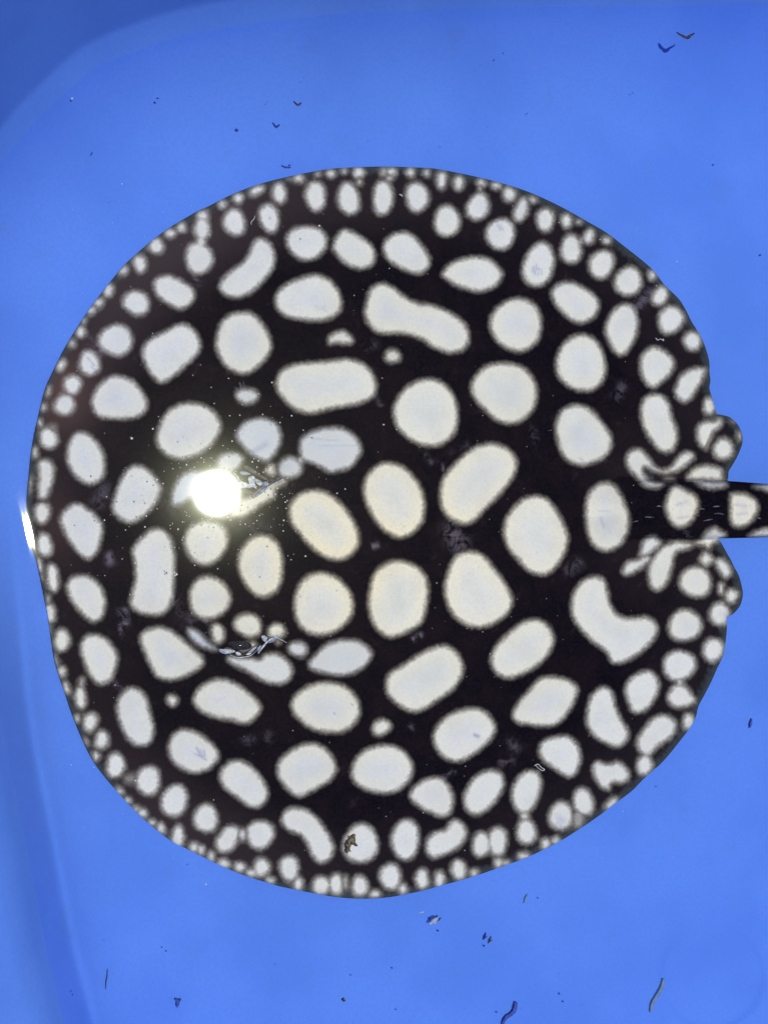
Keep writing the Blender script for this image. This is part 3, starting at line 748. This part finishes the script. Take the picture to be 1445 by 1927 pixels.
def ribbon(name, pts, widths, lift, thick=0.0006, sheet="O"):
    """a thin fold of skin standing on the back, along photo points; rounded section"""
    ox, oy, s = CROP[sheet]
    P = catmull([(ox + a / s, oy + b / s) for a, b in pts], 6, closed=False)
    Wd = np.interp(np.linspace(0, 1, len(P)), np.linspace(0, 1, len(widths)), widths)
    V, F = [], []
    ns = 8
    for i, (px, py) in enumerate(P):
        t = P[min(i + 1, len(P) - 1)] - P[max(i - 1, 0)]
        t = t / (np.hypot(*t) + 1e-9)
        nx, ny = -t[1], t[0]
        for k in range(ns):
            a = 2 * math.pi * k / ns
            off = math.cos(a) * Wd[i]
            z = skin_z(px, py) + lift + math.sin(a) * thick * min(1.0, Wd[i] / 2.0)
            V.append(at(px + nx * off, py + ny * off, z))
    for i in range(len(P) - 1):
        for k in range(ns):
            F.append((i * ns + k, i * ns + (k + 1) % ns, (i + 1) * ns + (k + 1) % ns, (i + 1) * ns + k))
    F.append(tuple(range(ns))[::-1]); F.append(tuple(range((len(P) - 1) * ns, len(P) * ns)))
    return mesh_from(name, V, F)

link("eye", dome(437, 925, 24, 17, 0.25, 0.0036, 0.0012), M["eye"], ray)
link("eye", dome(452, 1214, 22, 9, -0.12, 0.0026, 0.0008), M["eye"], ray)
def sheet(name, sh, pts, lift, bulge=0.0008):
    """a soft flap of wet skin, pillow shaped, standing on the back"""
    ox, oy, q = CROP[sh]
    P = catmull(np.array(pts, float) / q + (ox, oy), 4)
    c = P.mean(0); n = len(P)
    V, F = [], []
    for k, z in ((1.0, -0.0022), (1.0, 0.0), (0.86, 0.55), (0.55, 0.9), (0.2, 1.0)):
        for px, py in c + (P - c) * k:
            V.append(at(px, py, skin_z(px, py) + (lift + z if z < 0 else lift + bulge * z)))
    for j in range(4):
        for i in range(n):
            F.append((j * n + i, j * n + (i + 1) % n, (j + 1) * n + (i + 1) % n, (j + 1) * n + i))
    F.append(tuple(range(4 * n, 5 * n)))
    return mesh_from(name, V, F)

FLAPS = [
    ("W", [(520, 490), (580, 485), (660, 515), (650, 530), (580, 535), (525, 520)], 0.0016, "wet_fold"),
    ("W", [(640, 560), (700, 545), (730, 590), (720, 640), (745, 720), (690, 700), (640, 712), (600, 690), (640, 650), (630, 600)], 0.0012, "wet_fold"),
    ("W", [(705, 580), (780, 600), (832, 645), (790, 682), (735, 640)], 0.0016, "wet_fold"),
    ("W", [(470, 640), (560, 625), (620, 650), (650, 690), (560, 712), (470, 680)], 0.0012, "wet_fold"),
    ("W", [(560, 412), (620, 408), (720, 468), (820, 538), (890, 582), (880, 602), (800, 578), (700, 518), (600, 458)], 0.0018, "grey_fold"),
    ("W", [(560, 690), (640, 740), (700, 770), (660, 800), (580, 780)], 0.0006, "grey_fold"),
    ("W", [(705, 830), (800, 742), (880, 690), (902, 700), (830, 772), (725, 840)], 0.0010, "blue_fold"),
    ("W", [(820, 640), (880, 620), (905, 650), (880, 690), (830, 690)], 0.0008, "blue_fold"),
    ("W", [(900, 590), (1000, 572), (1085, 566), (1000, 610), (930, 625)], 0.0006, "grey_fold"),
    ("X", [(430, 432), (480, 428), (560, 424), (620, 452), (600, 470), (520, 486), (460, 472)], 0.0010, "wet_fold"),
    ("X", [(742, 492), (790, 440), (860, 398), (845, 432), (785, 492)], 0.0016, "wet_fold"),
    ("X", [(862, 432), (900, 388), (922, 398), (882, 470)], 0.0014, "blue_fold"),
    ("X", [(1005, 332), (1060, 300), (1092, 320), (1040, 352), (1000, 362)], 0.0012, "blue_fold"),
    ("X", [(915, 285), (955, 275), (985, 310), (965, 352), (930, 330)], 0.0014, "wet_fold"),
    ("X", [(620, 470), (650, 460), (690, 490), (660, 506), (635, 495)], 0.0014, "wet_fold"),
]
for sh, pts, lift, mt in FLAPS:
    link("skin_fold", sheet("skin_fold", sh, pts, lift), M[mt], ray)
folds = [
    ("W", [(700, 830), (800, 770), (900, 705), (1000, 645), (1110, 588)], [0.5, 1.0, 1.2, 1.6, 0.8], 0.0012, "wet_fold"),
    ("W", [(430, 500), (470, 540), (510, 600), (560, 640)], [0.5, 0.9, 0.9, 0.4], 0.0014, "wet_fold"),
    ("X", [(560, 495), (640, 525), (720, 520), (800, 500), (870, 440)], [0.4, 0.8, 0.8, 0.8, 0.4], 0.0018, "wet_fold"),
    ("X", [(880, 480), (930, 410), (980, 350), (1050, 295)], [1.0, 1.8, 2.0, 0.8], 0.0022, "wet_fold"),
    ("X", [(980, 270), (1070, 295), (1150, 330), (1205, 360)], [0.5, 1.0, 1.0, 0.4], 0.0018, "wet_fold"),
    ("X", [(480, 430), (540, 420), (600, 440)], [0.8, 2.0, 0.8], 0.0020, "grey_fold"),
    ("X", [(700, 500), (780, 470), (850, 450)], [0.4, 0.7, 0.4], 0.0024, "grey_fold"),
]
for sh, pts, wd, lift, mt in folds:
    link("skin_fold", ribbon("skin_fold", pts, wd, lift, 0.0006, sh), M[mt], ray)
# low prickles that run down the middle of the tail
for sh, pts in [("Y", [(450, 800), (480, 797), (520, 805)]), ("Y", [(320, 920), (370, 922), (425, 925)]), ("Y", [(920, 830), (960, 828), (995, 830)]),
                ("Y", [(870, 910), (910, 905), (940, 910)]), ("Y", [(980, 965), (1030, 955), (1085, 945)]), ("Y", [(1090, 805), (1130, 800), (1170, 800)]),
                ("Y", [(1100, 885), (1150, 880), (1210, 890)]), ("Y", [(165, 985), (210, 970), (245, 965)]), ("F", [(1370, 920), (1380, 922), (1395, 925)])]:
    link("tail_prickle", ribbon("tail_prickle", pts, [0.4, 1.4, 0.3], 0.0004, 0.0006, sh), M["prickle"], ray)

# ------------------------------------------------------------------ debris on and in the water
def tubes(name, strands, mat, z, label, cat, group=None, flat=1.0, ns=7, jit=0.0):
    """each strand: (photo points, radii in photo pixels); one small thing with thickness"""
    V, F = [], []
    rl = random.Random(len(label) * 7 + 1)
    for pts, rad in strands:
        zz = None
        P = catmull(pts, 5, closed=False) if len(pts) > 2 else np.asarray(pts, float)
        R = np.interp(np.linspace(0, 1, len(P)), np.linspace(0, 1, len(rad)), rad)
        b = len(V)
        for i, (px, py) in enumerate(P):
            t = P[min(i + 1, len(P) - 1)] - P[max(i - 1, 0)]
            t = t / (np.hypot(*t) + 1e-9)
            for k in range(ns):
                a = 2 * math.pi * k / ns
                r = R[i] * (1 + rl.uniform(-jit, jit))
                o = math.cos(a) * r
                hz = z(px, py) if callable(z) else z
                V.append(at(px - t[1] * o, py + t[0] * o, hz + math.sin(a) * r * K * flat))
        for i in range(len(P) - 1):
            for k in range(ns):
                F.append((b + i * ns + k, b + i * ns + (k + 1) % ns, b + (i + 1) * ns + (k + 1) % ns, b + (i + 1) * ns + k))
        F.append(tuple(range(b, b + ns))[::-1]); F.append(tuple(range(b + (len(P) - 1) * ns, b + len(P) * ns)))
    return tag(link(name, mesh_from(name, V, F), M[mat]), label, cat, group)

TOP = WATER + 0.0006
FLOOR = lambda px, py: float(tub_height(np.array([[px]], float), np.array([[py]], float))[0, 0]) + 0.0009
on_skin = lambda px, py: skin_z(px, py) + 0.0012
tubes("seed_husk", [([(1272, 60), (1280, 66), (1292, 71), (1298, 70)], [0.8, 2.0, 2.4, 1.5]), ([(1290, 71), (1297, 68), (1306, 62)], [1.8, 2.8, 1.0])], "dark", TOP,
      "larger dark V-shaped seed husk floating near the top right of the tub", "seed husk", "V-shaped husks floating on the water", jit=0.3)
tubes("seed_husk", [([(552, 190), (558, 196), (563, 199)], [0.8, 1.8, 1.4]), ([(560, 199), (564, 196), (567, 193)], [1.4, 2.0, 1.0])], "dark", TOP,
      "small black tick-shaped husk floating above the dark disc's upper edge", "seed husk", "V-shaped husks floating on the water", jit=0.3)
tubes("shadow_mark", [([(530, 311), (538, 314), (548, 315)], [0.5, 1.4, 0.6]), ([(544, 311), (547, 310)], [1.4, 1.4])], "blue_dark", FLOOR,  # dark piece modelled in place of a cast shadow
      "tiny bluish fibre lying just above the ray's top left margin", "fibre")  # this fibre stands in for a cast shadow
tubes("bark_flake", [([(652, 1606), (656, 1592), (662, 1580), (668, 1570)], [1.5, 5.5, 6.5, 1.5]), ([(657, 1574), (664, 1586), (673, 1592)], [1.5, 4.5, 1]), ([(655, 1598), (660, 1603)], [3, 1])], "bark", on_skin,
      "dark brown bark flake lying on a white spot near the ray's lower edge", "bark flake", jit=0.35)
tubes("curled_fibre", [([(1005, 1441), (1012, 1438), (1018, 1444), (1024, 1448), (1020, 1450), (1012, 1445), (1008, 1440)], [0.8, 0.9, 0.9, 1.0, 0.9, 0.8, 0.6])], "hair", lambda x, y: skin_z(x, y) + 0.003,
      "clear curled fibre over dark skin at the ray's lower right", "fibre", "curled fibres lying on the ray")
tubes("curled_fibre", [([(1233, 636), (1237, 640), (1241, 638), (1245, 639), (1248, 641), (1247, 637)], [1.0, 0.9, 0.7, 0.9, 0.9, 0.7])], "hair", lambda x, y: skin_z(x, y) + 0.003,
      "short pale fibre with curled ends at the ray's upper right", "fibre", "curled fibres lying on the ray")
tubes("curled_fibre", [([(473, 423), (473, 418), (478, 412), (480, 406)], [0.7, 0.9, 0.8, 0.6])], "hair", lambda x, y: skin_z(x, y) + 0.002,
      "thin wavy white fibre between two spots near the upper left margin", "fibre", "curled fibres lying on the ray")
tubes("white_chip", [([(751, 366), (755, 367), (757, 370)], [1.2, 1.8, 0.8])], "hair", lambda x, y: skin_z(x, y) + 0.002,
      "tiny triangular white chip between top spots of the ray", "chip")
tubes("fluff_tuft", [([(808, 1740), (816, 1733), (824, 1728)], [1.5, 4.2, 2]), ([(812, 1730), (820, 1738)], [2, 1.8])], "fluff", 0.004,
      "pale fluffy tuft drifting below the ray's lower edge", "fluff", jit=0.4)
tubes("dark_crumb", [([(824, 1733), (827, 1729), (830, 1727)], [1, 1.8, 0.8])], "dark", 0.0045,
      "dark crumb stuck to the end of the pale fluff tuft", "crumb", jit=0.4)
tubes("pointed_seed", [([(918, 1775), (921, 1769), (923, 1761)], [1.2, 2.8, 0.8]), ([(918, 1768), (926, 1770)], [1.5, 1.0])], "dark", 0.006,
      "black pointed seed low in the water under the ray's lower right edge", "seed", jit=0.3)
tubes("shadow_piece", [([(1414, 1352), (1412, 1362), (1410, 1370)], [0.8, 2.4, 0.8])], "blue_dark", FLOOR,  # small dark shape standing in for a shadow on the floor
      "small blue black oblong crumb at the right beside the ray", "crumb", jit=0.2)  # this crumb stands in for a shadow on the floor
tubes("blue_squiggle", [([(970, 1886), (968, 1900), (962, 1908), (952, 1915), (946, 1926), (946, 1940)], [3.4, 4.2, 3.6, 3.4, 2.6, 1.6])], "blue_dark", FLOOR,  # wriggly dark blue tube along the floor
      "dark blue wriggly strand on the tub floor at the bottom of the photo", "strand", jit=0.18)  # strand only in shape
tubes("olive_strand", [([(1248, 1842), (1245, 1858), (1235, 1875), (1227, 1890), (1224, 1905)], [2.4, 3.6, 3.5, 3.3, 2.2])], "olive", FLOOR,
      "translucent greenish curved strand on the tub floor at lower right", "strand", jit=0.15)
tubes("fine_hair", [([(203, 1824), (202, 1838), (200, 1850), (200, 1862)], [0.5, 0.9, 0.9, 0.5])], "dark", FLOOR,
      "thin black upright hair near the lower left corner of the tub", "hair")
tubes("leaf_crumb", [([(330, 1880), (335, 1885), (333, 1896)], [2.2, 4, 1.5]), ([(335, 1885), (341, 1880)], [2.5, 1.5])], "blue_dark", FLOOR,
      "dark blue crumb on the tub floor near the lower left", "crumb", jit=0.35)
tubes("olive_fibre", [([(993, 1683), (989, 1690), (986, 1700)], [0.8, 1.8, 1.0])], "olive", FLOOR,
      "faint short olive fibre just below the ray's lower right margin", "fibre")
tubes("brown_grain", [([(646, 1880), (649, 1884)], [3, 2.4])], "bark", FLOOR,
      "brown grain on the bare floor at bottom centre", "grain", jit=0.3)
tubes("white_thread", [([(788, 1719), (793, 1717), (798, 1716)], [0.8, 1.2, 0.8])], "fluff", WATER,
      "short white thread floating above the pale fluff tuft", "thread")

def specks(name, items, mat, label, kind="stuff"):
    V, F = [], []
    for px, py, z, r in items:
        c = at(px, py, z(px, py) if callable(z) else z); b = len(V)
        R = r * K
        for dx, dy, dz in ((1, 0, 0), (0, 1, 0), (-1, 0, 0), (0, -1, 0), (0, 0, 1), (0, 0, -1)):
            V.append(c + Vector((dx, dy, dz)) * R * random.uniform(0.7, 1.2))
        for i in range(4):
            F.append((b + i, b + (i + 1) % 4, b + 4)); F.append((b + (i + 1) % 4, b + i, b + 5))
    return tag(link(name, mesh_from(name, V, F), M[mat], smooth=False), label, None, None, kind)
it = []
for _ in range(300):                     # dust, set denser round the sun's reflection for its sparkle
    a, r = random.uniform(0, 6.283), abs(random.gauss(0, 1)) * 85 + 46
    it.append((408 + math.cos(a) * r * 1.15, 928 + math.sin(a) * r, WATER - 0.001, random.choice((0.7, 0.9, 1.0, 1.3, 1.8))))
for _ in range(230):                     # dust elsewhere
    it.append((random.uniform(120, 1300), random.uniform(380, 1620), WATER - 0.001, random.choice((0.5, 0.6, 0.7, 0.8, 1.1))))
for px, py, r in ((333, 1081, 2.4), (330, 1083, 1.5), (722, 799, 1.8), (248, 825, 2.6), (288, 807, 1.9), (601, 425, 1.8), (453, 751, 1.8), (136, 185, 2), (230, 346, 1.5), (255, 1469, 1.6), (388, 1664, 1.8)):
    it.append((px, py, WATER - 0.001, r))
specks("dust_and_sparkle_specks", it, "speck", "fine white dust and sun-sparkle specks scattered in the clear water")
it = []
for px, py, r in ((1052, 1870, 2.4), (1059, 1885, 2.2), (934, 1905, 2), (824, 1752, 2.4), (911, 1780, 2.2), (173 + 140, 1790, 1.5), (738, 1822, 2), (660, 1835, 1.6),  # grit, plus dark specks set as shadows of husk, fluff and seed
                  (745, 1900, 1.5), (174, 288, 2.2), (297, 185, 2.6), (445, 243, 2.4), (946, 100, 2), (992, 213, 1.6), (1190, 175, 1.6), (828, 276, 1.3), (305, 1783, 1.6), (448, 245, 2),
                  (1012, 1690, 1.6), (503, 192, 1.5), (1430, 480, 2.6), (1234, 1480, 1.5), (137, 1872, 2), (1342, 310, 2)):
    it.append((px, py, FLOOR, r))
for _ in range(36):
    it.append((random.uniform(60, 1420), random.choice((random.uniform(90, 300), random.uniform(1700, 1910))), FLOOR, random.uniform(0.5, 1.1)))
specks("grit_and_shadow_specks", it, "blue_dark", "fine dark grit and a few painted shadow specks scattered on the blue tub floor")
